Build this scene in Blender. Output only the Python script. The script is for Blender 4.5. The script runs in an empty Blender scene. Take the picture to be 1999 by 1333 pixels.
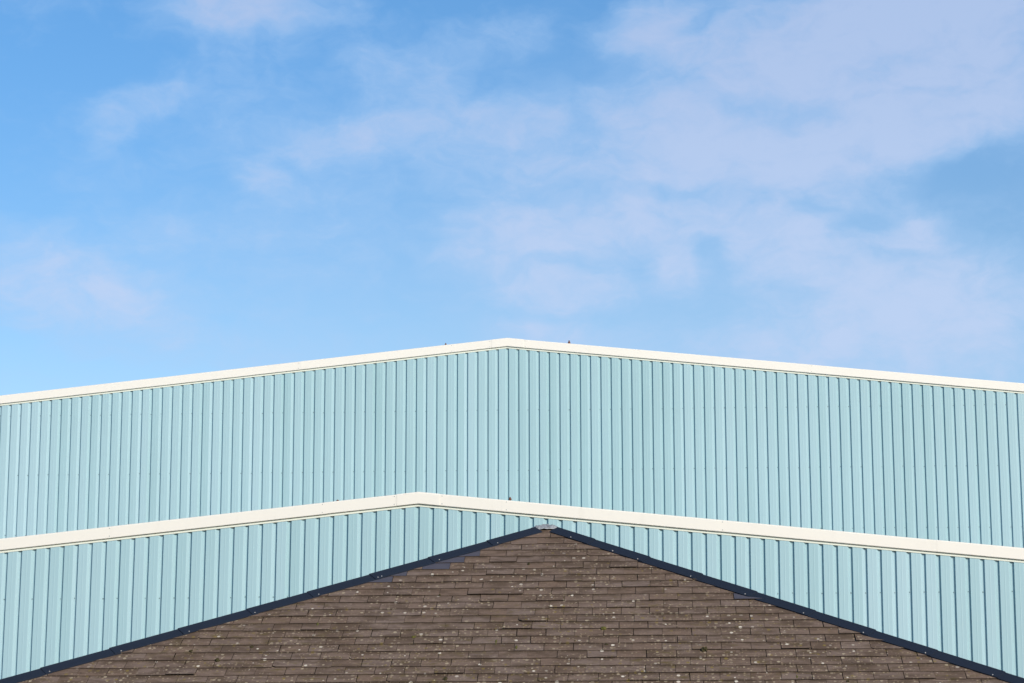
import bpy, bmesh, math, random
from mathutils import Vector, Matrix, noise
random.seed(7)
R = math.radians
scene = bpy.context.scene
C = scene.collection

# ------------------------------------------------------------------ constants
CAM_H = 1.7
YAW = 0.0550                      # all three gables face the camera, turned 3 degrees
SUN_AZ_FROM_NORMAL = R(36)        # sun stands to the right of the wall normal
SUN_EL = R(23)
e_dir = Vector((math.cos(YAW), -math.sin(YAW), 0))
n_dir = Vector((-math.sin(YAW), -math.cos(YAW), 0))
sun_h = (n_dir * math.cos(SUN_AZ_FROM_NORMAL) + e_dir * math.sin(SUN_AZ_FROM_NORMAL)).normalized()
sun_dir = (sun_h * math.cos(SUN_EL) + Vector((0, 0, math.sin(SUN_EL)))).normalized()

# ------------------------------------------------------------------ helpers
def link(o, parent=None):
    C.objects.link(o)
    if parent is not None:
        o.parent = parent
    return o

def thing(name, label, cat, loc, rotz=0.0, group=None):
    o = bpy.data.objects.new(name, None)
    o.empty_display_size = 0.3
    o.location = loc
    o.rotation_euler = (0, 0, rotz)
    o['label'] = label
    o['category'] = cat
    if group:
        o['group'] = group
    return link(o)

def mesh_obj(name, verts, faces, mats, parent=None, mat_idx=None, smooth=False, attrs=None, uvs=None):
    me = bpy.data.meshes.new(name)
    me.from_pydata(verts, [], faces)
    if not isinstance(mats, (list, tuple)):
        mats = [mats]
    for m in mats:
        me.materials.append(m)
    if mat_idx is not None:
        me.polygons.foreach_set('material_index', mat_idx)
    if smooth:
        me.polygons.foreach_set('use_smooth', [True] * len(me.polygons))
    if attrs:
        for an, vals in attrs.items():          # per-face floats
            a = me.attributes.new(an, 'FLOAT', 'FACE')
            a.data.foreach_set('value', vals)
    if uvs is not None:                          # per-vertex uv
        ul = me.uv_layers.new(name='UVMap')
        for lp in me.loops:
            ul.data[lp.index].uv = uvs[lp.vertex_index]
    me.validate()
    me.update()
    o = bpy.data.objects.new(name, me)
    return link(o, parent)

def box_into(V, F, cx, cy, cz, sx, sy, sz):
    b = len(V)
    for dz in (-.5, .5):
        for dx, dy in ((-.5, -.5), (.5, -.5), (.5, .5), (-.5, .5)):
            V.append((cx + dx * sx, cy + dy * sy, cz + dz * sz))
    for f in ((0, 3, 2, 1), (4, 5, 6, 7), (0, 1, 5, 4), (1, 2, 6, 5), (2, 3, 7, 6), (3, 0, 4, 7)):
        F.append(tuple(b + i for i in f))

def prism_into(V, F, ring0, ring1, closed=True, caps=True):
    """skin between two rings of 3-D points"""
    b = len(V)
    n = len(ring0)
    V.extend(ring0)
    V.extend(ring1)
    rng = range(n) if closed else range(n - 1)
    for i in rng:
        j = (i + 1) % n
        F.append((b + i, b + j, b + n + j, b + n + i))
    if caps and closed:
        F.append(tuple(b + i for i in reversed(range(n))))
        F.append(tuple(b + n + i for i in range(n)))

# ------------------------------------------------------------------ materials
class NB:
    def __init__(self, name):
        self.m = bpy.data.materials.new(name)
        self.m.use_nodes = True
        self.t = self.m.node_tree
        self.bsdf = self.t.nodes['Principled BSDF']
    def n(self, typ, **kw):
        nd = self.t.nodes.new(typ)
        for k, v in kw.items():
            setattr(nd, k, v)
        return nd
    def l(self, a, b):
        self.t.links.new(a, b)
    def setin(self, nd, name, v):
        if hasattr(v, 'is_output') or isinstance(v, bpy.types.NodeSocket):
            self.l(v, nd.inputs[name])
        else:
            nd.inputs[name].default_value = v
    def math(self, op, a, b=0.0, c=0.0, clamp=False):
        nd = self.n('ShaderNodeMath', operation=op, use_clamp=clamp)
        self.setin(nd, 0, a); self.setin(nd, 1, b)
        if op in ('MULTIPLY_ADD', 'SMOOTH_MIN', 'COMPARE'):
            self.setin(nd, 2, c)
        return nd.outputs[0]
    def ramp(self, fac, lo, hi, a=0.0, b=1.0):
        nd = self.n('ShaderNodeMapRange', interpolation_type='SMOOTHSTEP')
        self.setin(nd, 0, fac); self.setin(nd, 1, lo); self.setin(nd, 2, hi)
        self.setin(nd, 3, a); self.setin(nd, 4, b)
        return nd.outputs[0]
    def mix(self, fac, a, b, blend='MIX'):
        nd = self.n('ShaderNodeMix', data_type='RGBA', blend_type=blend)
        self.setin(nd, 0, fac); self.setin(nd, 6, a); self.setin(nd, 7, b)
        return nd.outputs[2]
    def noise(self, vec, scale, detail=3, rough=.55, dist=0.0, w=None):
        nd = self.n('ShaderNodeTexNoise')
        if vec is not None:
            self.l(vec, nd.inputs['Vector'])
        nd.inputs['Scale'].default_value = scale
        nd.inputs['Detail'].default_value = detail
        nd.inputs['Roughness'].default_value = rough
        nd.inputs['Distortion'].default_value = dist
        return nd.outputs[0]
    def mapping(self, vec, scale=(1, 1, 1), loc=(0, 0, 0), rot=(0, 0, 0), vt='POINT'):
        nd = self.n('ShaderNodeMapping', vector_type=vt)
        self.l(vec, nd.inputs[0])
        nd.inputs['Location'].default_value = loc
        nd.inputs['Rotation'].default_value = rot
        nd.inputs['Scale'].default_value = scale
        return nd.outputs[0]
    def obj(self):
        return self.n('ShaderNodeTexCoord').outputs['Object']
    def uv(self):
        return self.n('ShaderNodeTexCoord').outputs['UV']
    def attr(self, name):
        return self.n('ShaderNodeAttribute', attribute_name=name).outputs['Fac']
    def bump(self, h, strength=.3, dist=.01):
        nd = self.n('ShaderNodeBump')
        nd.inputs['Strength'].default_value = strength
        nd.inputs['Distance'].default_value = dist
        self.l(h, nd.inputs['Height'])
        self.l(nd.outputs[0], self.bsdf.inputs['Normal'])
    def sepv(self, vec):
        nd = self.n('ShaderNodeSeparateXYZ'); self.l(vec, nd.inputs[0])
        return nd.outputs[1]
    def rgb(self, c):
        nd = self.n('ShaderNodeRGB')
        nd.outputs[0].default_value = (*c, 1)
        return nd.outputs[0]

def mat_cladding(name, base):
    b = NB(name)
    o = b.obj()
    streak = b.noise(b.mapping(o, (6, 6, .30)), 1.0, 4, .6)
    cloudy = b.noise(b.mapping(o, (.5, .5, .35)), 1.0, 3, .5)
    tone = b.attr('tone')
    c0 = b.rgb(base)
    dirty = b.rgb((base[0] * .80, base[1] * .81, base[2] * .80))
    f = b.math('ADD', b.ramp(streak, .48, .85, 0, .30), b.ramp(cloudy, .35, .75, 0, .30), clamp=True)
    col = b.mix(f, c0, dirty)
    pale = b.rgb((min(1, base[0] * 1.16), min(1, base[1] * 1.08), min(1, base[2] * 1.10)))
    col = b.mix(tone, col, pale)
    b.l(col, b.bsdf.inputs['Base Color'])
    b.bsdf.inputs['Roughness'].default_value = .48
    b.bsdf.inputs['Specular IOR Level'].default_value = .35
    b.bump(b.noise(b.mapping(o, (4, 4, 1.2)), 1.0, 3, .5), .25, .006)
    return b.m

def mat_trim(name, base, dirt=(.42, .38, .30)):
    b = NB(name)
    o = b.obj()
    s = b.noise(b.mapping(o, (5, 5, .9)), 1.0, 4, .6)
    fine = b.noise(o, 26, 3, .6)
    f = b.math('MULTIPLY', b.ramp(s, .55, .85, 0, .22), b.ramp(fine, .3, .75, .3, 1))
    col = b.mix(f, b.rgb(base), b.rgb(dirt))
    b.l(col, b.bsdf.inputs['Base Color'])
    b.bsdf.inputs['Roughness'].default_value = .5
    b.bsdf.inputs['Specular IOR Level'].default_value = .3
    b.bump(b.noise(o, 2.2, 2, .5), .2, .01)
    return b.m

def mat_plain(name, base, rough=.6, metal=0.0, var=.25, scale=30):
    b = NB(name)
    o = b.obj()
    nz = b.noise(o, scale, 4, .6)
    col = b.mix(b.ramp(nz, .3, .75), b.rgb(base), b.rgb(tuple(c * (1 - var) for c in base)))
    b.l(col, b.bsdf.inputs['Base Color'])
    b.bsdf.inputs['Roughness'].default_value = rough
    b.bsdf.inputs['Metallic'].default_value = metal
    return b.m

def mat_slate():
    b = NB('weathered_slate')
    uv = b.uv()
    tone = b.attr('tone')            # per slate 0..1
    seed = b.attr('seed')
    # shift the pattern per slate so that it breaks at the joints
    comb = b.n('ShaderNodeCombineXYZ')
    b.l(b.math('MULTIPLY', seed, 3.7), comb.inputs[2])
    va = b.n('ShaderNodeVectorMath', operation='ADD')
    b.l(uv, va.inputs[0]); b.l(comb.outputs[0], va.inputs[1])
    v = va.outputs[0]
    a0 = b.rgb((.186, .124, .092))
    a1 = b.rgb((.212, .154, .130))
    col = b.mix(tone, a0, a1)
    # fine riven grain, stretched along the course
    grain = b.noise(b.mapping(v, (9, 34, 1)), 1.0, 5, .62)
    col = b.mix(b.ramp(grain, .30, .72, 0, .60), col, b.rgb((.118, .082, .064)))
    tan = b.noise(b.mapping(v, (14, 40, 1), loc=(3, 3, 0)), 1.0, 4, .65)
    col = b.mix(b.ramp(tan, .52, .74, 0, .55), col, b.rgb((.30, .225, .165)))
    # damp / algae: larger blotches that stop at slate edges a little
    blotch = b.noise(b.mapping(v, (2.6, 5.5, .35)), 1.0, 4, .6)
    col = b.mix(b.ramp(blotch, .44, .64, 0, .80), col, b.rgb((.094, .062, .044)))
    sweep = b.noise(b.mapping(uv, (.55, .9, 1), loc=(3.1, 1.7, 0)), 1.0, 3, .5)
    mossy = b.noise(b.mapping(uv, (5.5, 12, 1), loc=(7, 2, 0)), 1.0, 4, .62)
    f = b.math('MULTIPLY', b.ramp(mossy, .50, .72), b.ramp(b.math('SUBTRACT', sweep, b.math('MULTIPLY', b.math('ADD', b.sepv(uv), 2.0), .06)), .42, .66, .10, .80))
    col = b.mix(f, col, b.rgb((.115, .086, .030)))
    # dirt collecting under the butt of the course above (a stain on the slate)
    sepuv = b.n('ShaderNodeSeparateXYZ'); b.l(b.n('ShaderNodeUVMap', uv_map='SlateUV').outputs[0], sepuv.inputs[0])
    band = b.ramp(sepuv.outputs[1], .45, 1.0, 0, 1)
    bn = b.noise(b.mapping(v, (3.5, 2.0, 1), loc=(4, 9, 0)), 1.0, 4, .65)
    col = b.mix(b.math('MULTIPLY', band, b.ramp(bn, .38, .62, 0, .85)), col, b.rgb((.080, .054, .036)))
    # fresh blue-grey replacement slates
    blue = b.attr('fresh')
    col = b.mix(blue, col, b.mix(b.ramp(grain, .3, .7), b.rgb((.070, .070, .098)), b.rgb((.092, .088, .112))))
    # lichen: round pale spots of several sizes
    def spots(scale, thr, rmin, rmax, colr, stren, seedoff, dens_lo, dens_hi):
        nonlocal col
        wv = b.n('ShaderNodeVectorMath', operation='ADD')
        nz = b.n('ShaderNodeTexNoise'); nz.inputs['Scale'].default_value = 60
        b.l(uv, nz.inputs['Vector'])
        sc = b.n('ShaderNodeVectorMath', operation='SCALE'); b.l(nz.outputs[1], sc.inputs[0]); sc.inputs['Scale'].default_value = .012
        b.l(uv, wv.inputs[0]); b.l(sc.outputs[0], wv.inputs[1])
        mp = b.mapping(wv.outputs[0], (1, .78, 1), loc=(seedoff, seedoff * 1.7, 0))
        vo = b.n('ShaderNodeTexVoronoi', voronoi_dimensions='2D')
        vo.inputs['Scale'].default_value = scale
        b.l(mp, vo.inputs['Vector'])
        sep = b.n('ShaderNodeSeparateColor'); b.l(vo.outputs['Color'], sep.inputs[0])
        rad = b.math('MULTIPLY_ADD', sep.outputs[1], rmax - rmin, rmin)
        inside = b.math('SUBTRACT', rad, vo.outputs['Distance'])
        m = b.ramp(inside, 0.0, .07)
        keep = b.math('GREATER_THAN', sep.outputs[0], thr)
        dn = b.ramp(b.math('SUBTRACT', b.noise(b.mapping(uv, (1.1, 2.6, 1), loc=(5 + seedoff * .02, 2, 0)), 1.0, 5, .66), b.math('MULTIPLY', b.math('ADD', b.sepv(uv), 2.2), .035)), dens_lo, dens_hi)
        m = b.math('MULTIPLY', b.math('MULTIPLY', m, keep), b.math('MULTIPLY', dn, b.math('MULTIPLY_ADD', sep.outputs[2], .7, .3)))
        m = b.math('MULTIPLY', m, stren)
        m = b.math('MULTIPLY', m, b.math('SUBTRACT', 1.0, blue))
        col = b.mix(m, col, b.rgb(colr))
    spots(26, .50, .06, .36, (.33, .25, .165), .85, 1.3, .39, .54)
    spots(15, .62, .06, .32, (.43, .35, .25), .85, 4.4, .41, .54)
    spots(9, .80, .05, .21, (.74, .66, .56), 1.0, 9.2, .39, .52)
    spots(13, .78, .06, .30, (.22, .160, .045), .85, 14.2, .38, .55)
    spots(10, .95, .06, .15, (.025, .018, .012), .9, 21.2, .30, .50)
    # moss lines that follow some of the joints and course edges
    ml = b.noise(b.mapping(uv, (1.8, 14, 1), loc=(2, 8, 0)), 1.0, 5, .7)
    mf = b.math('MULTIPLY', b.ramp(ml, .60, .72, 0, .8), b.ramp(sepuv.outputs[1], .78, 1.0))
    col = b.mix(mf, col, b.rgb((.040, .030, .012)))
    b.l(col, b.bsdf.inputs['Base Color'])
    b.bsdf.inputs['Roughness'].default_value = .78
    b.bsdf.inputs['Specular IOR Level'].default_value = .25
    b.bump(b.math('ADD', grain, blotch), .35, .004)
    return b.m

def mat_asphalt():
    b = NB('yard_asphalt')
    o = b.obj()
    g = b.noise(o, 45, 4, .7)
    p = b.noise(o, .35, 4, .6)
    col = b.mix(b.ramp(g, .3, .7), b.rgb((.042, .042, .043)), b.rgb((.075, .074, .072)))
    col = b.mix(b.ramp(p, .45, .65, 0, .5), col, b.rgb((.03, .03, .032)))
    b.l(col, b.bsdf.inputs['Base Color'])
    b.bsdf.inputs['Roughness'].default_value = .9
    b.bump(g, .4, .01)
    return b.m

def mat_brick():
    b = NB('brown_brickwork')
    br = b.n('ShaderNodeTexBrick')
    b.l(b.uv(), br.inputs['Vector'])
    br.inputs['Color1'].default_value = (.24, .12, .075, 1)
    br.inputs['Color2'].default_value = (.33, .18, .11, 1)
    br.inputs['Mortar'].default_value = (.35, .32, .27, 1)
    br.inputs['Scale'].default_value = 1.0
    br.inputs['Brick Width'].default_value = .225
    br.inputs['Row Height'].default_value = .075
    br.inputs['Mortar Size'].default_value = .006
    b.l(br.outputs[0], b.bsdf.inputs['Base Color'])
    b.bsdf.inputs['Roughness'].default_value = .85
    return b.m

TEAL = (.328, .500, .548)
M_CLAD_R = mat_cladding('duck_egg_cladding_far', TEAL)
M_CLAD_F = mat_cladding('duck_egg_cladding_near', TEAL)
M_SCREW = mat_plain('screw_head_grey', (.16, .24, .27), .5)
M_TRIM = mat_trim('cream_trim', (.81, .765, .70))
M_FLASH = mat_trim('pale_flashing', (.74, .755, .66))
M_ROOF = mat_trim('grey_roof_sheet', (.42, .43, .43), (.25, .24, .22))
M_RUST = mat_plain('rust', (.20, .075, .045), .9, 0, .5, 80)
M_SLATE = mat_slate()
M_BUTT = mat_plain('slate_edge_dirt_gap_shade', (.070, .048, .036), .95, 0, .6, 9)  # edge dirt, with the shade of the gaps under the slates painted in
M_CAP = mat_trim('navy_hip_cap', (.018, .025, .042), (.035, .040, .052))
M_BOLT = mat_plain('zinc_bolt', (.42, .40, .40), .4, .2, .1)
M_LEAD = mat_plain('weathered_lead', (.43, .45, .485), .55, .1, .6, 40)
M_MOSS = mat_plain('dark_moss', (.052, .042, .012), 1.0, 0, .6, 120)
M_MOSSY = mat_plain('olive_moss', (.125, .115, .022), 1.0, 0, .6, 120)
M_BRICK = mat_brick()
M_GUTTER = mat_plain('black_gutter', (.02, .02, .022), .4)

# ------------------------------------------------------------------ ground
G = 3000
yd = mesh_obj('ground', [(-G, -G, 0), (G, -G, 0), (G, G, 0), (-G, G, 0)], [(0, 1, 2, 3)], mat_asphalt())
yd['kind'] = 'structure'

# ------------------------------------------------------------------ profiled wall cladding
# one 200 mm pitch, x relative to the shaded web of the trough, depth (positive = set back)
TD = .031
PROFILE = [(-.060, 0.0), (-.057, .0015), (-.029, TD - .0015), (-.026, TD), (.0075, TD), (.0100, .002), (.0125, -.0004),
           (.0700, -.0004), (.0760, -.0016), (.0830, -.0016), (.0890, -.0004), (.134, -.0006)]

def clad_wall(parent, mat, x0, x1, phase, top, z_base, lean=0.0, z_ref=0.0, rows=9, screw_rows=(), rng=None, wob=.0016):
    """x0..x1 wall extent, phase = x of one web, top(x) = height of the sheet"""
    V, F, tone, midx = [], [], [], []
    i0 = math.ceil((x0 - phase) / .2)
    i1 = math.floor((x1 - phase) / .2)
    cols = [(x0, -.0006, i0 // 5)]
    for i in range(i0, i1 + 1):
        for dx, d in PROFILE:
            x = phase + i * .2 + dx
            if x0 + .001 < x < x1 - .001:
                cols.append((x, d, i // 5))
    cols.append((x1, -.0006, i1 // 5))
    nr = rows + 1
    tones = {}
    pan = {}
    for k, (x, d, sh) in enumerate(cols):
        if sh not in tones:
            tones[sh] = .42 + rng.gauss(0, .20)
        for r in range(nr):
            zt = top(x)
            z = z_base + (zt - z_base) * r / rows
            q = noise.noise_vector(Vector((round((x - phase) / .2) * 3.3 + 11.3, z * .8, 4.2)))
            big = noise.noise(Vector((x * .35, z * .3, 9.1)))
            xx = x + lean * (z - z_ref) + (q.x * wob if 0 < k < len(cols) - 1 else 0)
            V.append((xx, d + q.y * wob * .5 + big * .004, z))
    for k in range(len(cols) - 1):
        for r in range(rows):
            a = k * nr + r
            F.append((a, a + nr, a + nr + 1, a + 1))
            tone.append(max(0, min(1, tones[cols[k][2]] + pan.setdefault(round((cols[k][0] - phase) / .2), rng.gauss(0, .15)))))
            midx.append(0)
    # screw heads in the trough / on its lit side
    for z in screw_rows:
        for i in range(i0, i1 + 1):
            x = phase + i * .2 - .020 + rng.uniform(-.004, .004)
            if x < x0 + .1 or x > x1 - .1 or z > top(x) - .15:
                continue
            if rng.random() < .18:
                continue
            zz = z + rng.uniform(-.007, .007)
            xx = x + lean * (zz - z_ref)
            b = len(V)
            rad = rng.uniform(.005, .0075)
            for yo, rr in ((TD + .002, rad * 1.3), (TD - .004, rad * 1.3), (TD - .0045, rad), (TD - .010, rad)):
                for s in range(6):
                    V.append((xx + rr * math.cos(s * math.pi / 3), yo, zz + rr * math.sin(s * math.pi / 3)))
            for ring in range(3):
                for s in range(6):
                    t = (s + 1) % 6
                    F.append((b + ring * 6 + s, b + ring * 6 + t, b + ring * 6 + 6 + t, b + ring * 6 + 6 + s))
                    tone.append(0); midx.append(1)
            F.append(tuple(b + 18 + s for s in range(6))); tone.append(0); midx.append(1)
    return mesh_obj('wall', V, F, [mat, M_SCREW], parent, midx, attrs={'tone': tone})

def plain_side_wall(parent, mat, x, y0, y1, z1):
    """profiled sheet down the long side of a hall, facing outward in x"""
    sgn = 1 if x > 0 else -1
    V, F, tone = [], [], []
    y = y0
    pts = []
    while y < y1:
        for dx, d in ((0, 0), (.14, 0), (.158, TD), (.182, TD)):
            if y + dx < y1:
                pts.append((y + dx, d))
        y += .2
    pts.append((y1, 0))
    for (yy, d) in pts:
        V.append((x - sgn * d, yy, 0)); V.append((x - sgn * d, yy, z1))
    for k in range(len(pts) - 1):
        f = (2 * k, 2 * k + 2, 2 * k + 3, 2 * k + 1)
        F.append(f if sgn > 0 else f[::-1]); tone.append(.4)
    return mesh_obj('side_wall', V, F, [mat], parent, attrs={'tone': tone})

def sloped_strip(name, parent, mat, xa, za, xb, zb, prof, bulge=0.0):
    """extrude a profile (y = set back, h = height above the slope line) from (xa,za) to (xb,zb)"""
    V, F = [], []
    r0 = [(xa, y, za + h) for y, h in prof]
    r1 = [(xb, y, zb + h) for y, h in prof]
    prism_into(V, F, r0, r1)
    o = mesh_obj(name, V, F, mat, parent)
    return o

def hall(label, origin, phase_x, ridge_x, ridge_z, slope, half_l, half_r, depth, mat, lean, z_ref,
         screw_rows, joints_l, joints_r, bolts, rng_seed):
    rng = random.Random(rng_seed)
    h = thing('industrial_hall', label, 'industrial building', origin, -YAW)
    TT = .160                                   # height of the cream capping
    def line(x):                                # top edge of the capping
        return ridge_z - slope * abs(x - ridge_x)
    top = lambda x: line(x) - .10
    clad_wall(h, mat, ridge_x - half_l, ridge_x + half_r, phase_x, top, 0.0, lean, z_ref, 12, screw_rows, rng)
    ez_l, ez_r = line(ridge_x - half_l), line(ridge_x + half_r)
    plain_side_wall(h, mat, ridge_x - half_l, .05, depth, ez_l - .12)
    plain_side_wall(h, mat, ridge_x + half_r, .05, depth, ez_r - .12)
    # roof sheets (ribbed down the slope)
    for sgn, half in ((-1, half_l), (1, half_r)):
        V, F = [], []
        ys = []
        y = .19
        while y < depth:
            for dy, d in ((0, 0), (.10, 0), (.12, .03), (.16, .03), (.18, 0)):
                if y + dy < depth:
                    ys.append((y + dy, d))
            y += .25
        for yy, d in ys:
            V.append((ridge_x, yy, ridge_z - .07 + d))
            V.append((ridge_x + sgn * (half + .12), yy, ridge_z - .07 - slope * (half + .12) + d))
        for k in range(len(ys) - 1):
            f = (2 * k, 2 * k + 1, 2 * k + 3, 2 * k + 2)
            F.append(f if sgn > 0 else f[::-1])
        mesh_obj('roof', V, F, M_ROOF, h)
    # ridge cap
    V, F = [], []
    pr = [(-.22, -.07 - .22 * slope + .045), (0, -.035 + .0), (.22, -.07 - .22 * slope + .045), (.22, -.07 - .22 * slope + .035), (0, -.05), (-.22, -.07 - .22 * slope + .035)]
    prism_into(V, F, [(ridge_x + a, .21, ridge_z + b) for a, b in pr], [(ridge_x + a, depth, ridge_z + b) for a, b in pr])
    mesh_obj('ridge_cap', V, F, M_TRIM, h)
    # flashing strip between cladding and capping (one each side)
    fp = [(-.0075, -TT - .042), (-.0075, -TT + .06), (.03, -TT + .06), (.03, -TT + .058), (-.0048, -TT + .058), (-.0048, -TT - .042)]
    for sgn, half in ((-1, half_l), (1, half_r)):
        sloped_strip('flashing_strip', h, M_FLASH, ridge_x, ridge_z, ridge_x + sgn * half, ridge_z - slope * half, fp)
    # capping: front face, rounded shoulder, top going back over the roof, drip return
    def cap_prof(p):
        y = -.037 - p
        return [(y + .027, -TT - .003), (y + .004, -TT - .006), (y, -TT), (y, -.018), (y + .005, -.006), (y + .014, p * .6),
                (.20, p * .6), (.20, -.06), (.197, -.06), (.197, -.004), (y + .018, -.004), (y + .005, -.02), (y + .005, -TT + .002), (y + .027, -TT)]
    def trim(x_hi, x_lo, p, jig):
        pr = cap_prof(p)
        V, F = [], []
        r0 = [(x_hi, y, line(x_hi) + hh + jig[0]) for y, hh in pr]
        r1 = [(x_lo, y, line(x_lo) + hh + jig[1]) for y, hh in pr]
        prism_into(V, F, r0, r1)
        return mesh_obj('verge_trim', V, F, M_TRIM, h)
    # apex piece (one folded length across the ridge)
    xl, xr = ridge_x - joints_l[0], ridge_x + joints_r[0]
    pr = cap_prof(.004)
    V, F = [], []
    rings = [[(x, y, line(x) + hh) for y, hh in pr] for x in (xl, ridge_x, xr)]
    prism_into(V, F, rings[0], rings[1], caps=False)
    prism_into(V, F, rings[1], rings[2], caps=False)
    n = len(pr)
    F.append(tuple(range(n))[::-1]); F.append(tuple(3 * n + i for i in range(n)))
    apex = mesh_obj('verge_trim', V, F, M_TRIM, h)
    rv = []
    for sgn, js, half in ((-1, joints_l, half_l), (1, joints_r, half_r)):
        js = list(js)
        k = 0
        while js[-1] < half:
            js.append(min(half + .05, js[-1] + 3.0))
        for a, bb in zip(js[:-1], js[1:]):
            p = .0015 * (k % 2) - .0005
            o = trim(ridge_x + sgn * (a - .03), ridge_x + sgn * bb, p, (rng.uniform(-.0015, .0015), rng.uniform(-.0015, .0015)))
            k += 1
            rv.append((o, ridge_x + sgn * (a + .035)))
    # small fixings at each joint, sub-parts of their length of trim
    for o, x in rv[:1] + rv[len(joints_l) - 1:len(joints_l)] + rv[1:2]:
        pass
    for o, x in rv:
        if abs(x - ridge_x) > 7:
            continue
        for dz in (-.028, -TT + .022):
            V, F = [], []
            zc = line(x) + dz
            r0 = [(x + .006 * math.cos(s * math.pi / 4), -.033, zc + .006 * math.sin(s * math.pi / 4)) for s in range(8)]
            r1 = [(x + .005 * math.cos(s * math.pi / 4), -.042, zc + .005 * math.sin(s * math.pi / 4)) for s in range(8)]
            prism_into(V, F, r0[::-1], r1[::-1])
            mesh_obj('rivet', V, F, M_SCREW, o)
    # rusty fixing stubs that stand up from the roof edge
    for bx, bh, br, yy in bolts:
        V, F = [], []
        zc = line(bx)
        segs = [(-.075, br * .35), (bh * .15, br * .35), (bh * .18, br), (bh * .6, br * 1.02), (bh * .68, br * .55), (bh, br * .5)]
        rr = [[(bx + q * math.cos(s * math.pi / 4 + .2), yy + q * math.sin(s * math.pi / 4 + .2), zc + z) for s in range(8)] for z, q in segs]
        for a, b in zip(rr[:-1], rr[1:]):
            prism_into(V, F, a, b, caps=False)
        F.append(tuple(len(V) - 8 + i for i in range(8)))
        mesh_obj('rusty_bolt', V, F, M_RUST, h)
    return h

SL = .1028
hall('taller teal clad hall behind, its cream trimmed gable standing against the sky',
     (.13529, 47.35284, 0), -.0, -.232, 10.112 + CAM_H, SL, 15.5, 15.5, 26, M_CLAD_R, -.0005, CAM_H,
     [CAM_H + z for z in (8.684, 7.503, 6.32, 5.14, 3.96)],
     [.30, 1.05], [.32, 5.87], [(-1.44, .055, .020, .06), (.98, .075, .024, .06)], 3)
hall('lower teal clad hall in the middle, its cream trimmed gable just above the slate roof',
     (-.13939, 34.28198, 0), 0.0, -1.175, 5.130 + CAM_H, SL, 12.5, 12.5, 13.0, M_CLAD_F, .0069, CAM_H,
     [CAM_H + z for z in (3.678, 2.48, 1.28)],
     [.30, 1.31], [.30, 1.20], [(-2.31, .020, .018, -.01), (.11, .050, .021, .0)], 5)

# ------------------------------------------------------------------ slate roofed building
AX, AY, AZ = .39369594, 28.25, 3.77034377 + CAM_H
house = thing('slate_roofed_building', 'low building in front with a lichen spotted brown slate hipped roof and navy hip caps',
              'building', (AX, AY, 0), -YAW)
P30 = R(30)
c30, s30 = math.cos(P30), math.sin(P30)
V0 = .110                                     # true apex, up-slope of the point where the caps meet
KL, KR = .747, .8527                         # fall of the hip lines in the front slope
z_ap = AZ + V0 * s30
y_ap = V0 * c30
VE = -6.2
z_e = AZ + VE * s30
drop = z_ap - z_e
xl_e = -(V0 - VE) / KL
xr_e = (V0 - VE) / KR
y_e = VE * c30
RIDGE = 1.2
PB = R(42)
y_b = y_ap + RIDGE + drop / math.tan(PB)
pl = math.atan2(drop, -xl_e)
pr_ = math.atan2(drop, xr_e)

def to3(org, e, up, nrm):
    return lambda u, v, h: tuple(org + e * u + up * v + nrm * h)

def clip(poly, a, b, c):
    """keep a*u+b*v<=c"""
    out = []
    for i in range(len(poly)):
        p, q = poly[i], poly[(i + 1) % len(poly)]
        dp, dq = a * p[0] + b * p[1] - c, a * q[0] + b * q[1] - c
        if dp <= 0:
            out.append(p)
        if (dp < 0) != (dq < 0) and abs(dp - dq) > 1e-9:
            t = dp / (dp - dq)
            out.append((p[0] + t * (q[0] - p[0]), p[1] + t * (q[1] - p[1])))
    return out

CUTS = [(-.725, -.69), (-.889, -.833), (-1.038, -1.018), (-1.499, -1.237), (-1.647, -1.389), (2.067, -1.924)]
JT = [(0.208, -0.309), (0.037, -0.485), (-0.127, -0.674), (0.303, -0.858), (0.135, -1.027), (-0.016, -1.195),
      (-0.172, -1.375), (0.267, -1.551), (0.114, -1.726), (-0.045, -1.913), (-0.197, -2.085), (-0.043, -2.259),
      (-0.207, -2.427), (-0.064, -2.609), (-0.217, -2.785), (-0.066, -2.964), (0.078, -3.139), (-0.081, -3.321),
      (0.057, -3.504), (0.208, -3.684), (0.044, -3.858)]
GAUGE, SW = .17706, .303
FRESH = [(-1.145, -1.016), (-.986, -.831), (-.811, -.689), (-1.681, -1.389), (-1.537, -1.236), (2.165, -1.926)]

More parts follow.
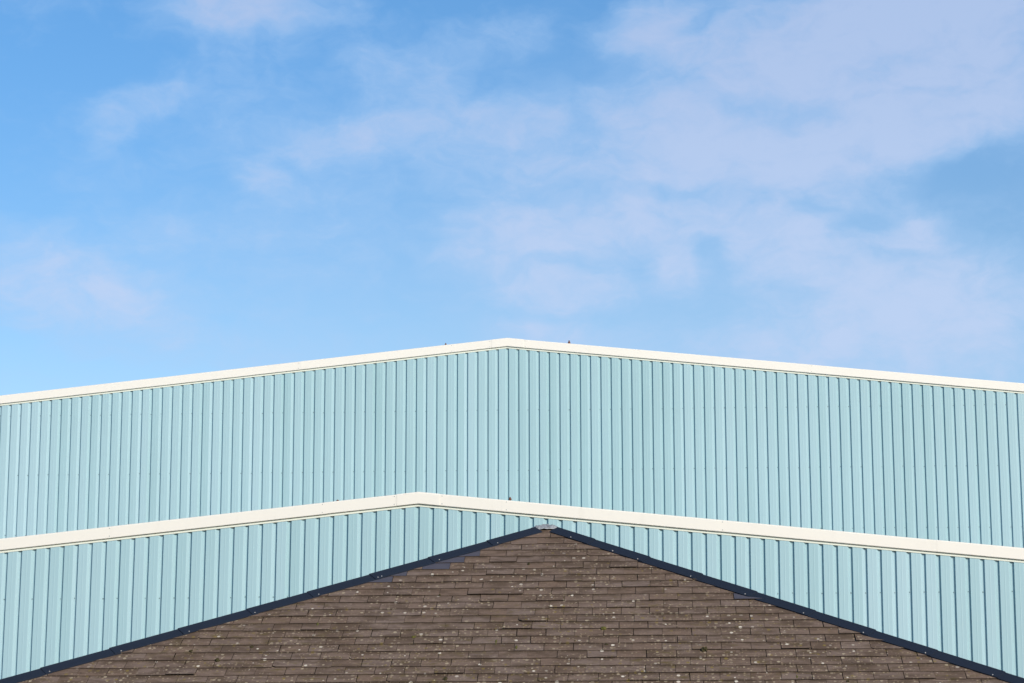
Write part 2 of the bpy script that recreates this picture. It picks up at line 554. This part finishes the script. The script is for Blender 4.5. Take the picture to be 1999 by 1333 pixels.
def slate_slope(org, e, up, planes, v_first, v_end, umin, umax, phases, rng, fresh=(), cuts=()):
    nrm = e.cross(up).normalized()
    P = to3(org, e, up, nrm)
    V, F, tone, seed, vin, midx, UV, fr, UV2 = [], [], [], [], [], [], [], [], []
    def addface(f, t, s, w, m, fb):
        F.append(f); tone.append(t); seed.append(s); vin.append(w); midx.append(m); fr.append(fb)
    # backing sheet under the slates
    k = 0
    v = v_first
    while v > v_end - .01:
        ph = phases[k] if k < len(phases) else (phases[-1] + (k - len(phases) + 1) * .5 * SW + rng.uniform(-.02, .02))
        top = v + GAUGE * 1.55 if k else v + .50
        j0 = int(math.floor((umin - ph) / SW)) - 1
        j1 = int(math.ceil((umax - ph) / SW)) + 1
        rowtone = rng.gauss(0, .10)
        cells = [(ph + j * SW, ph + (j + 1) * SW) for j in range(j0, j1)]
        for cu_, cv_ in cuts:
            if v <= cv_ < v + GAUGE:
                if cu_ < 0:
                    right_ = [c for c in cells if c[1] > cu_ + .12]
                    cells = [(cu_ - (q + 1) * SW, cu_ - q * SW) for q in range(12)] + [(cu_, right_[0][1])] + right_[1:]
                else:
                    left_ = [c for c in cells if c[0] < cu_ - .12]
                    cells = left_[:-1] + [(left_[-1][0], cu_)] + [(cu_ + q * SW, cu_ + (q + 1) * SW) for q in range(12)]
        for ua, ub in cells:
            ga = rng.choice((.0014, .0018, .0022, .0030, .0045))
            ja = rng.uniform(-.004, .004)
            slip = -abs(rng.gauss(0, .004)) if rng.random() > .035 else -rng.uniform(.012, .03)
            rot = rng.gauss(0, .004) if rng.random() > .05 else rng.gauss(0, .02)
            vb = v + slip
            poly = [(ua + ga + ja, vb), (ub - ga + ja * .5, vb), (ub - ga, top), (ua + ga, top)]
            if rng.random() < .06:      # a broken corner
                q = rng.uniform(.012, .035)
                poly = [(ua + ga + ja, vb + q), (ua + ga + ja + q * 1.2, vb), (ub - ga + ja * .5, vb), (ub - ga, top), (ua + ga, top)]
            cu, cv = (ua + ub) / 2, v + GAUGE
            poly = [(cu + (p[0] - cu) - rot * (p[1] - cv), cv + (p[1] - cv) + rot * (p[0] - cu)) for p in poly]
            for a, b, c in planes:
                poly = clip(poly, a, b, c)
                if len(poly) < 3:
                    break
            if len(poly) < 3:
                continue
            lift = .0135 + abs(rng.gauss(0, .0022))
            if rng.random() < .10:
                lift += rng.uniform(.004, .012)
            tilt = rng.gauss(0, .006)
            def hh(u_, v_):
                w = (v_ - vb) / (top - vb)
                return lift * (1 - w) + .0015 + tilt * (u_ - cu) * (1 - w)
            b0 = len(V)
            n = len(poly)
            for (u_, v_) in poly:
                V.append(P(u_, v_, hh(u_, v_))); UV.append((u_, v_)); UV2.append((0, (v_ - v) / GAUGE))
            for (u_, v_) in poly:
                V.append(P(u_, v_, hh(u_, v_) - .0065)); UV.append((u_, v_)); UV2.append((0, (v_ - v) / GAUGE))
            t = max(0, min(1, .42 + rng.gauss(0, .30) + rowtone))
            if rng.random() < .06:
                t = 1.35
            s = rng.random()
            fb = 0.0
            for fu, fv in fresh:
                if ua <= fu < ub and v <= fv < v + GAUGE:
                    fb = 1.0
            addface(tuple(b0 + i for i in range(n)), t, s, 0, 0, fb)
            for i in range(n):
                jn = (i + 1) % n
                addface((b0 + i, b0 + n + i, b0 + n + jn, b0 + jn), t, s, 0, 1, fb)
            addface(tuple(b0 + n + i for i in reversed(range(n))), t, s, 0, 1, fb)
        v -= GAUGE
        k += 1
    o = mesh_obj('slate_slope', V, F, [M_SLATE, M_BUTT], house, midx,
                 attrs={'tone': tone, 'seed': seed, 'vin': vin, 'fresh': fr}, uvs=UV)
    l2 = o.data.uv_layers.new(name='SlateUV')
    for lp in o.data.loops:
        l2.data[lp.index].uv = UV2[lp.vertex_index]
    return o, P, nrm

rng = random.Random(11)
vk0 = -.22774
phases = [.05] + [j[0] for j in JT]
front_org = Vector((0, 0, AZ))
eF, uF = Vector((1, 0, 0)), Vector((0, c30, s30))
# v <= V0 + KL*u  (left)   v <= V0 - KR*u (right)
planesF = [(-KL, 1, V0 - .012), (KR, 1, V0 - .012)]
front, PF, nF = slate_slope(front_org, eF, uF, planesF, vk0 - .1771 + GAUGE, VE - .04, xl_e, xr_e, phases, rng, [(u + (-.1 if u < 0 else .1), v) for u, v in CUTS], CUTS)
# left slope, seen from the left
orgL = Vector((0, y_ap, z_ap))
eL, uL = Vector((0, -1, 0)), Vector((math.cos(pl), 0, math.sin(pl)))
lenL = drop / math.sin(pl)
nLn = eL.cross(uL)
# hips: front hip goes from (0,0) to (u=y_ap-y_e, v=-lenL); back hip from (-RIDGE,0) to (-(y_b-y_ap), -lenL)
def side_planes(a_front, a_back, L, flip):
    # front edge: u <= -v*a_front/L ; back edge: u >= -RIDGE + v*(a_back)/L  (in "toward the viewer" coordinates)
    top = [(0, 1, 0)]
    return top + ([(1, a_front / L, 0), (-1, a_back / L, RIDGE)] if not flip else [(-1, a_front / L, 0), (1, a_back / L, RIDGE)])
fl = y_ap - y_e
bk = (y_b - y_ap) - RIDGE
left, PL_, nL = slate_slope(orgL, eL, uL, side_planes(fl, bk, lenL, False), -.15, -lenL - .03, -(RIDGE + bk), fl, [.07], rng)
eR, uR = Vector((0, 1, 0)), Vector((-math.cos(pr_), 0, math.sin(pr_)))
lenR = drop / math.sin(pr_)
right, PR_, nR = slate_slope(orgL, eR, uR, side_planes(fl, bk, lenR, True), -.15, -lenR - .03, -fl, RIDGE + bk, [.02], rng)
orgB = Vector((0, y_ap + RIDGE, z_ap))
eB, uB = Vector((-1, 0, 0)), Vector((0, -math.cos(PB), math.sin(PB)))
lenB = drop / math.sin(PB)
planesB = [(1, -xl_e / lenB, 0), (-1, xr_e / lenB, 0)]
back, PB_, nB = slate_slope(orgB, eB, uB, planesB, -.15, -lenB - .03, -xr_e, -xl_e, [.1], rng)

# underlay boards below the slates (one closed shell) and walls
apx0, apx1 = Vector((0, y_ap, z_ap)), Vector((0, y_ap + RIDGE, z_ap))
EV = [Vector((xl_e, y_e, z_e)), Vector((xr_e, y_e, z_e)), Vector((xr_e, y_b, z_e)), Vector((xl_e, y_b, z_e))]
dz = Vector((0, 0, -.012))
vs = [tuple(p + dz) for p in (EV[0], EV[1], EV[2], EV[3], apx0, apx1)]
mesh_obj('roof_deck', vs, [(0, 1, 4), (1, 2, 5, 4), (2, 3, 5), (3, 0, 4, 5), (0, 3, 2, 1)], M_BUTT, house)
I = .30
wx0, wx1, wy0, wy1, wz = xl_e + I, xr_e - I, y_e + I, y_b - I, z_e - .013
V, F, UV = [], [], []
for (xa, ya, xb, yb) in ((wx0, wy0, wx1, wy0), (wx1, wy0, wx1, wy1), (wx1, wy1, wx0, wy1), (wx0, wy1, wx0, wy0)):
    L = math.hypot(xb - xa, yb - ya)
    b = len(V)
    V += [(xa, ya, 0), (xb, yb, 0), (xb, yb, wz), (xa, ya, wz)]
    UV += [(0, 0), (L, 0), (L, wz), (0, wz)]
    F.append((b, b + 1, b + 2, b + 3))
mesh_obj('wall', V, F, M_BRICK, house, uvs=UV)
# gutters
for (xa, ya, xb, yb, nx, ny) in ((xl_e, y_e, xr_e, y_e, 0, -1), (xr_e, y_e, xr_e, y_b, 1, 0), (xr_e, y_b, xl_e, y_b, 0, 1), (xl_e, y_b, xl_e, y_e, -1, 0)):
    V, F = [], []
    pr = [(.01, .0)] + [(.065 + .055 * math.cos(a), -.0 + .055 * math.sin(a)) for a in [math.pi + i * math.pi / 8 for i in range(9)]] + [(.114, .004)] + [(.065 + .050 * math.cos(a), .050 * math.sin(a)) for a in [2 * math.pi - i * math.pi / 8 for i in range(9)]]
    pr = pr[1:]
    r0 = [(xa + nx * d, ya + ny * d, z_e - .05 + h_) for d, h_ in pr]
    r1 = [(xb + nx * d, yb + ny * d, z_e - .05 + h_) for d, h_ in pr]
    prism_into(V, F, r0, r1)
    mesh_obj('gutter', V, F, M_GUTTER, house)

# hip caps -------------------------------------------------------------
def hip_run(p_top, p_bot, n_front, n_side, out_front, ends, bolts, rng, bolt_side):
    """angular caps; ends = distances along the hip of the lower ends; bolts = distances"""
    d = (p_bot - p_top).normalized()
    def wing(nn, ref):
        w = d.cross(nn).normalized()
        return w if w.dot(ref) > 0 else -w
    w1 = wing(n_front, out_front)
    w2 = wing(n_side, -out_front + Vector((0, .3, 0)))
    up = (n_front + n_side).normalized()
    up = (up - d * up.dot(d)).normalized()
    crest = .040
    start = .15
    pieces = []
    for k, end in enumerate(ends):
        s0 = start if k == 0 else ends[k - 1] - .07
        jit = w1 * rng.uniform(-.003, .003)
        roll = rng.uniform(-.002, .003)
        def sec(s, lift):
            o = p_top + d * s + up * lift + jit
            t = .005
            a = o + w1 * .121 + n_front * .013
            a2 = o + w1 * .121 + n_front * .024
            b_ = o + w1 * .022 + up * (crest - .004 + roll)
            c_ = o + up * (crest + .001)
            e_ = o + w2 * .022 + up * (crest - .004)
            f2 = o + w2 * .121 + n_side * .019
            f_ = o + w2 * .121 + n_side * .009
            return [tuple(x) for x in (a, a2, b_, c_, e_, f2, f_, o + up * (crest - .018))]
        V, F = [], []
        prism_into(V, F, sec(s0, -.004 if k else .0), sec(end, .005))
        ob = mesh_obj('hip_cap', V, F, M_CAP, house)
        pieces.append((s0, end, ob))
    for s in bolts:
        ob = min((p for p in pieces if p[0] <= s <= p[1] + .02), key=lambda p: abs(p[1] - s), default=pieces[-1])[2]
        o = p_top + d * s
        base = o + w1 * .098 + n_front * .021
        ax = (n_front * .8 + w1 * .3).normalized()
        t1 = d; t2 = ax.cross(d).normalized()
        V, F = [], []
        prof = [(.0, .0100), (.003, .0100), (.004, .0075), (.012, .0070), (.015, .004)]
        rr = [[tuple(base + ax * h_ + (t1 * math.cos(q * math.pi / 4) + t2 * math.sin(q * math.pi / 4)) * r_) for q in range(8)] for h_, r_ in prof]
        for a, b in zip(rr[:-1], rr[1:]):
            prism_into(V, F, a, b, caps=False)
        F.append(tuple(len(V) - 8 + i for i in range(8)))
        mesh_obj('bolt', V, F, M_BOLT, ob)
    return d, w1, w2, up

rng = random.Random(23)
kl = math.hypot(1, KL)          # distance along hip per unit |u|
krr = math.hypot(1, KR)
ends_u = [.66, 1.29, 1.90, 2.53, 3.125, 3.78, 4.41, 5.03, 5.66, 6.29, 6.92, 7.55, 8.18, -xl_e + .03]
bolt_u = [.60, 1.228, 1.83, 1.868, 2.468, 3.095, 3.722, 4.35, 4.99, 5.6, 6.2, 6.86, 7.5, 8.1]
hip_run(apx0, EV[0], nF, nL, Vector((1, -1, 0)), [u * kl for u in ends_u], [u * kl for u in bolt_u], rng, 1)
ends_r = [.55, 1.17, 1.74, 2.31, 2.90, 3.48, 4.06, 4.66, 5.28, 5.9, 6.5, 7.1, xr_e + .03]
bolt_r = [.35, .827, 1.109, 1.685, 2.256, 2.845, 3.426, 4.006, 4.609, 5.22, 5.84, 6.44, 7.04]
hip_run(apx0, EV[1], nF, nR, Vector((-1, -1, 0)), [u * krr for u in ends_r], [u * krr for u in bolt_r], rng, 1)
# back hips and ridge
Lb = (EV[3] - apx1).length
hip_run(apx1, EV[3], nL, nB, Vector((-.2, -1, 0)), [min(Lb + .03, .8 * (i + 1)) for i in range(int(Lb / .8) + 1)], [], rng, 1)
Lb = (EV[2] - apx1).length
hip_run(apx1, EV[2], nR, nB, Vector((.2, -1, 0)), [min(Lb + .03, .8 * (i + 1)) for i in range(int(Lb / .8) + 1)], [], rng, 1)
V, F = [], []
sec = lambda y: [(-.11, y, z_ap - .11 * math.tan(pl) + .014), (-.11, y, z_ap - .11 * math.tan(pl) + .022), (-.02, y, z_ap + .036), (.02, y, z_ap + .036),
                 (.11, y, z_ap - .11 * math.tan(pr_) + .022), (.11, y, z_ap - .11 * math.tan(pr_) + .014), (0, y, z_ap + .02)]
prism_into(V, F, sec(y_ap + .10), sec(y_ap + RIDGE - .02))
mesh_obj('ridge_cap', V, F, M_CAP, house)

# lead saddle dressed over the apex ------------------------------------
def roof_z(x, y):
    dy = y - y_ap
    zf = z_ap + dy * math.tan(P30)
    zl = z_ap + x * math.tan(pl)
    zr = z_ap - x * math.tan(pr_)
    return min(zf, zl, zr, z_ap)
V, F = [], []
NR, NT = 14, 56
for i in range(NR + 1):
    for j in range(NT):
        a = 2 * math.pi * j / NT
        edge = 1 + .16 * noise.noise(Vector((math.cos(a) * 1.3, math.sin(a) * 1.3, 5.5)))
        rx = .35 * edge
        ry = .155 * edge
        f = i / NR
        x = rx * f * math.cos(a) + .008
        y = y_ap + ry * f * math.sin(a) + .03
        q = noise.noise(Vector((x * 16, y * 16, 1.7)))
        q2 = noise.noise(Vector((x * 38, y * 38, 8.7)))
        z = roof_z(x, y) + .031 + .017 * min(1, f * 2) + (q * .014 + q2 * .012)
        z -= .004 * f ** 4
        V.append((x, y, z))
for i in range(NR):
    for j in range(NT):
        k = (j + 1) % NT
        F.append((i * NT + j, (i + 1) * NT + j, (i + 1) * NT + k, i * NT + k))
# rim turned down
b = len(V)
for j in range(NT):
    x, y, z = V[NR * NT + j]
    V.append((x, y, z - .006))
for j in range(NT):
    k = (j + 1) % NT
    F.append((NR * NT + j, b + j, b + k, NR * NT + k))
mesh_obj('lead_saddle', V, F, M_LEAD, house, smooth=True)

# moss cushions growing on the front slope -------------------------------
def moss(u, v, su, sv, h, mat, seed):
    bm = bmesh.new()
    bmesh.ops.create_icosphere(bm, subdivisions=3, radius=1)
    for vt in bm.verts:
        q = noise.noise(vt.co * 1.8 + Vector((seed * 3.1, 0, 0))) * .45 + noise.noise(vt.co * 6 + Vector((seed, 4, 0))) * .22
        p = vt.co * (1 + q)
        hz = max(-.15, p.z) * h
        vt.co = Vector(PF(u + p.x * su, v + p.y * sv, .010 + hz))
    me = bpy.data.meshes.new('moss_cushion')
    bm.to_mesh(me); bm.free()
    me.materials.append(mat)
    link(bpy.data.objects.new('moss_cushion', me), front)

for i, (u, v, su, sv, h, m) in enumerate([
    (1.72, -3.245, .034, .036, .034, M_MOSS), (-3.253, -3.425, .026, .030, .026, M_MOSS), (-3.564, -3.21, .020, .020, .022, M_MOSS),
    (.685, -2.711, .026, .030, .026, M_MOSSY), (-.879, -3.89, .024, .042, .020, M_MOSS), (-.165, -.993, .015, .022, .022, M_MOSS),
    (.247, -1.919, .014, .016, .014, M_MOSS), (-.203, -3.16, .013, .055, .010, M_MOSSY), (-2.945, -3.108, .020, .014, .014, M_MOSS),
    (-1.09, -1.827, .014, .016, .014, M_MOSS), (-1.283, -2.883, .026, .022, .012, M_MOSSY), (-2.331, -2.547, .012, .045, .010, M_MOSSY),
    (3.114, -3.99, .014, .022, .014, M_MOSS), (.395, -3.02, .016, .012, .012, M_MOSS), (.72, -3.10, .02, .010, .012, M_MOSS),
    (-.42, -3.02, .012, .05, .009, M_MOSSY), (2.62, -3.9, .012, .05, .009, M_MOSSY)]):
    moss(u, v, su, sv, h, m, i * 2.7)

# ------------------------------------------------------------------ light
sl = bpy.data.lights.new('sun', 'SUN')
sl.energy = 3.75
sl.angle = R(.55)
sl.color = (1.0, .91, .79)
so = bpy.data.objects.new('sun', sl)
so.rotation_euler = sun_dir.to_track_quat('Z', 'Y').to_euler()
so.location = (10, -20, 30)
C.objects.link(so)

# ------------------------------------------------------------------ sky
F_PX = 4833.3
PITCH = .2090
w = bpy.data.worlds.new('World')
scene.world = w
w.use_nodes = True
nb = NB.__new__(NB)
nb.t = w.node_tree
bg = nb.t.nodes['Background']
sky = nb.n('ShaderNodeTexSky', sky_type='NISHITA')
sky.sun_disc = False
sky.sun_elevation = SUN_EL
# NISHITA: rotation 0 puts the sun at +Y, positive turns toward +X
sky.sun_rotation = math.atan2(sun_dir.x, sun_dir.y)
sky.altitude = 50
sky.air_density = 1.0
sky.dust_density = .6
sky.ozone_density = 1.6
tc = nb.n('ShaderNodeTexCoord').outputs['Generated']
nrmz = nb.n('ShaderNodeVectorMath', operation='NORMALIZE'); nb.l(tc, nrmz.inputs[0])
sp = nb.n('ShaderNodeSeparateXYZ'); nb.l(nrmz.outputs[0], sp.inputs[0])
az = nb.math('ARCTAN2', sp.outputs[0], sp.outputs[1])
el = nb.math('ARCSINE', sp.outputs[2])
# degrees of sky, azimuth x elevation
AZ_ = nb.math('MULTIPLY', az, 57.2958)
EL_ = nb.math('MULTIPLY', el, 57.2958)
cmb = nb.n('ShaderNodeCombineXYZ'); nb.l(AZ_, cmb.inputs[0]); nb.l(EL_, cmb.inputs[1])
P0 = cmb.outputs[0]
def warp(vec, scale, amp, seed):
    nz = nb.n('ShaderNodeTexNoise'); nz.inputs['Scale'].default_value = scale; nz.inputs['Detail'].default_value = 4
    nb.l(nb.mapping(vec, (1, 1.5, 1), loc=(seed, seed, 0)), nz.inputs['Vector'])
    s1 = nb.n('ShaderNodeVectorMath', operation='SUBTRACT'); nb.l(nz.outputs[1], s1.inputs[0]); s1.inputs[1].default_value = (.5, .5, .5)
    s2 = nb.n('ShaderNodeVectorMath', operation='MULTIPLY'); nb.l(s1.outputs[0], s2.inputs[0]); s2.inputs[1].default_value = (amp, amp * .7, 0)
    s3 = nb.n('ShaderNodeVectorMath', operation='ADD'); nb.l(vec, s3.inputs[0]); nb.l(s2.outputs[0], s3.inputs[1])
    return s3.outputs[0]
PW = warp(P0, .6, 1.5, 3.3)
def deg(x, y):
    return (math.degrees(math.atan((x - 999.5) / F_PX)) , math.degrees(PITCH + math.atan((666.5 - y) / F_PX)))
DP = math.degrees(1 / F_PX)
# each cloud: centre x, y, half-size x, y (in hundredths of a degree of sky), turn, strength
CL = [(420, 25, 190, 80, 8, .75), (600, 10, 140, 50, 0, .35), (190, 262, 80, 42, 35, .46), (230, 210, 140, 40, 20, .35),
      (80, 560, 290, 120, -12, .66), (250, 610, 140, 60, -10, .42), (470, 345, 130, 50, -25, .38), (640, 265, 150, 70, 10, .45),
      (300, 160, 200, 60, 10, .16), (780, 140, 190, 90, 0, .48), (880, 260, 200, 90, 0, .50), (325, 450, 35, 30, 0, .22),
      (720, 375, 120, 40, 0, .22), (970, 470, 170, 90, 0, .52), (1000, 70, 130, 50, 10, .35), (1290, 15, 120, 50, 0, .45),
      (1050, 170, 110, 40, 0, .0), (1240, 100, 190, 60, 10, .50), (1450, 70, 260, 100, 0, .62), (1750, 60, 330, 150, 0, .85),
      (1900, 180, 260, 180, 0, .95), (1600, 200, 330, 110, 0, .62), (1150, 210, 220, 80, 0, .50), (1480, 300, 250, 110, 0, .85),
      (1720, 290, 190, 120, 0, .85), (1200, 300, 240, 90, 0, .50), (1330, 420, 220, 60, -5, .70), (1340, 520, 85, 65, 0, .95),
      (1540, 480, 170, 90, 0, .62), (1100, 460, 210, 80, 5, .58), (1100, 570, 220, 50, 0, .48), (1790, 470, 110, 45, 5, .70),
      (1850, 590, 330, 120, 0, .72), (1600, 560, 260, 60, 0, .38), (1400, 680, 260, 60, 0, .50), (1750, 720, 340, 90, 0, .62),
      (1050, 660, 160, 40, 0, .45), (780, 680, 200, 40, 0, .25), (200, 660, 260, 60, 0, .25), (400, 700, 300, 50, 0, .25),
      (520, 490, 520, 90, 0, .22), (700, 590, 420, 80, 0, .20), (1880, 80, 220, 120, 0, .4),
      (1480, 350, 640, 330, 0, .30), (1650, 650, 560, 180, 0, .20), (300, 640, 420, 90, 0, .16), (1050, 420, 380, 220, 0, .24),
      (520, 260, 520, 220, 5, .22), (640, 330, 300, 120, 0, .12), (1620, 330, 420, 240, 0, .16), (1450, 620, 420, 110, 0, .22)]
HOLES = [(1130, 125, 120, 45, -8, .75), (1040, 160, 70, 40, 0, .35), (1375, 45, 70, 25, 25, .5), (1915, 375, 120, 48, 8, .95), (1720, 445, 70, 25, 0, .45),
         (1590, 420, 50, 25, 0, .40), (1160, 245, 60, 40, -30, .35), (1120, 375, 110, 35, 0, .30), (1530, 225, 150, 30, -5, .30),
         (1410, 205, 60, 25, 0, .22), (1780, 130, 90, 25, 0, .25), (1500, 580, 200, 35, -3, .35), (1410, 500, 40, 60, 0, .45), (1100, 515, 120, 22, 10, .22), (1340, 370, 140, 22, 0, .25)]
def blobsum(L):
    acc = None
    for (x, y, sx, sy, rot, st) in L:
        if st <= 0:
            continue
        a, b_ = deg(x, y)
        mp = nb.mapping(PW, (sx * DP * 1.75, sy * DP * 1.75, 1), loc=(a, b_, 0), rot=(0, 0, R(rot)), vt='TEXTURE')
        g = nb.n('ShaderNodeTexGradient', gradient_type='QUADRATIC_SPHERE')
        nb.l(mp, g.inputs[0])
        t = nb.math('MULTIPLY', nb.ramp(g.outputs[1], 0.0, .62), st)
        if acc is None:
            acc = t
        else:   # screen
            acc = nb.math('SUBTRACT', nb.math('ADD', acc, t), nb.math('MULTIPLY', acc, t))
    return acc
dens = blobsum(CL)
hole = blobsum(HOLES)
# broken-up texture in the clouds
f1 = nb.noise(nb.mapping(PW, (.30, .55, 1), loc=(2.2, 7.7, 0)), 1.0, 6, .52)
f2 = nb.noise(nb.mapping(PW, (1.1, 2.0, 1), loc=(1.2, 3.7, 0)), 1.0, 5, .55)
f3 = nb.noise(nb.mapping(PW, (3.2, 5.2, 1), loc=(5.2, 1.7, 0)), 1.0, 4, .6)
n1 = nb.math('MULTIPLY', nb.math('SUBTRACT', f1, .5), 1.10)
n2 = nb.math('MULTIPLY', nb.math('SUBTRACT', f2, .5), .60)
n3 = nb.math('MULTIPLY', nb.math('SUBTRACT', f3, .5), .24)
dens = nb.math('ADD', nb.math('ADD', dens, n1), nb.math('ADD', n2, n3))
dens = nb.math('MULTIPLY', dens, nb.math('SUBTRACT', 1.0, nb.math('MULTIPLY', hole, .80)), clamp=True)
raw = dens
dens = nb.ramp(dens, -.06, 1.15, 0.0, .90)
hz = nb.ramp(nb.math('ADD', el, nb.math('MULTIPLY', nb.math('MINIMUM', az, 0.0), -.20)), R(10.0), R(21.5))
zen = nb.ramp(el, R(22), R(48))
tintc = nb.mix(hz, nb.rgb((1.24, 1.36, 1.43)), nb.rgb((.74, 1.22, 1.56)))
tintc = nb.mix(zen, tintc, nb.rgb((.42, .52, .60)))
tint = nb.mix(1.0, sky.outputs[0], tintc, 'MULTIPLY')
cl = nb.mix(nb.ramp(el, R(12.5), R(20)), nb.rgb((5.2, 6.4, 8.8)), nb.rgb((4.5, 5.7, 8.2)))
cl = nb.mix(nb.ramp(raw, .35, .95), nb.rgb((4.2, 6.1, 8.9)), cl)
col = nb.mix(dens, tint, cl)
nb.l(col, bg.inputs[0])
bg.inputs[1].default_value = .103
w.cycles.sampling_method = 'MANUAL'
w.cycles.sample_map_resolution = 256

# ------------------------------------------------------------------ camera
cam = bpy.data.cameras.new('camera')
co = bpy.data.objects.new('camera', cam)
C.objects.link(co)
cam.sensor_fit = 'HORIZONTAL'
cam.sensor_width = 36
cam.lens = F_PX / 1999 * 36
cam.clip_end = 8000
cam.clip_start = .1
ro = -.00146
fwd = Vector((0, math.cos(PITCH), math.sin(PITCH)))
right = Vector((1, 0, 0))
up = Vector((0, -math.sin(PITCH), math.cos(PITCH)))
r2 = right * math.cos(ro) + up * math.sin(ro)
u2 = up * math.cos(ro) - right * math.sin(ro)
m = Matrix((r2, u2, -fwd)).transposed().to_4x4()
m.translation = Vector((0, 0, CAM_H))
co.matrix_world = m
scene.camera = co

scene.view_settings.view_transform = 'Standard'
scene.view_settings.look = 'None'
scene.view_settings.gamma = 1
scene.view_settings.exposure = 0.0
scene.cycles.use_denoising = True
scene.cycles.max_bounces = 6
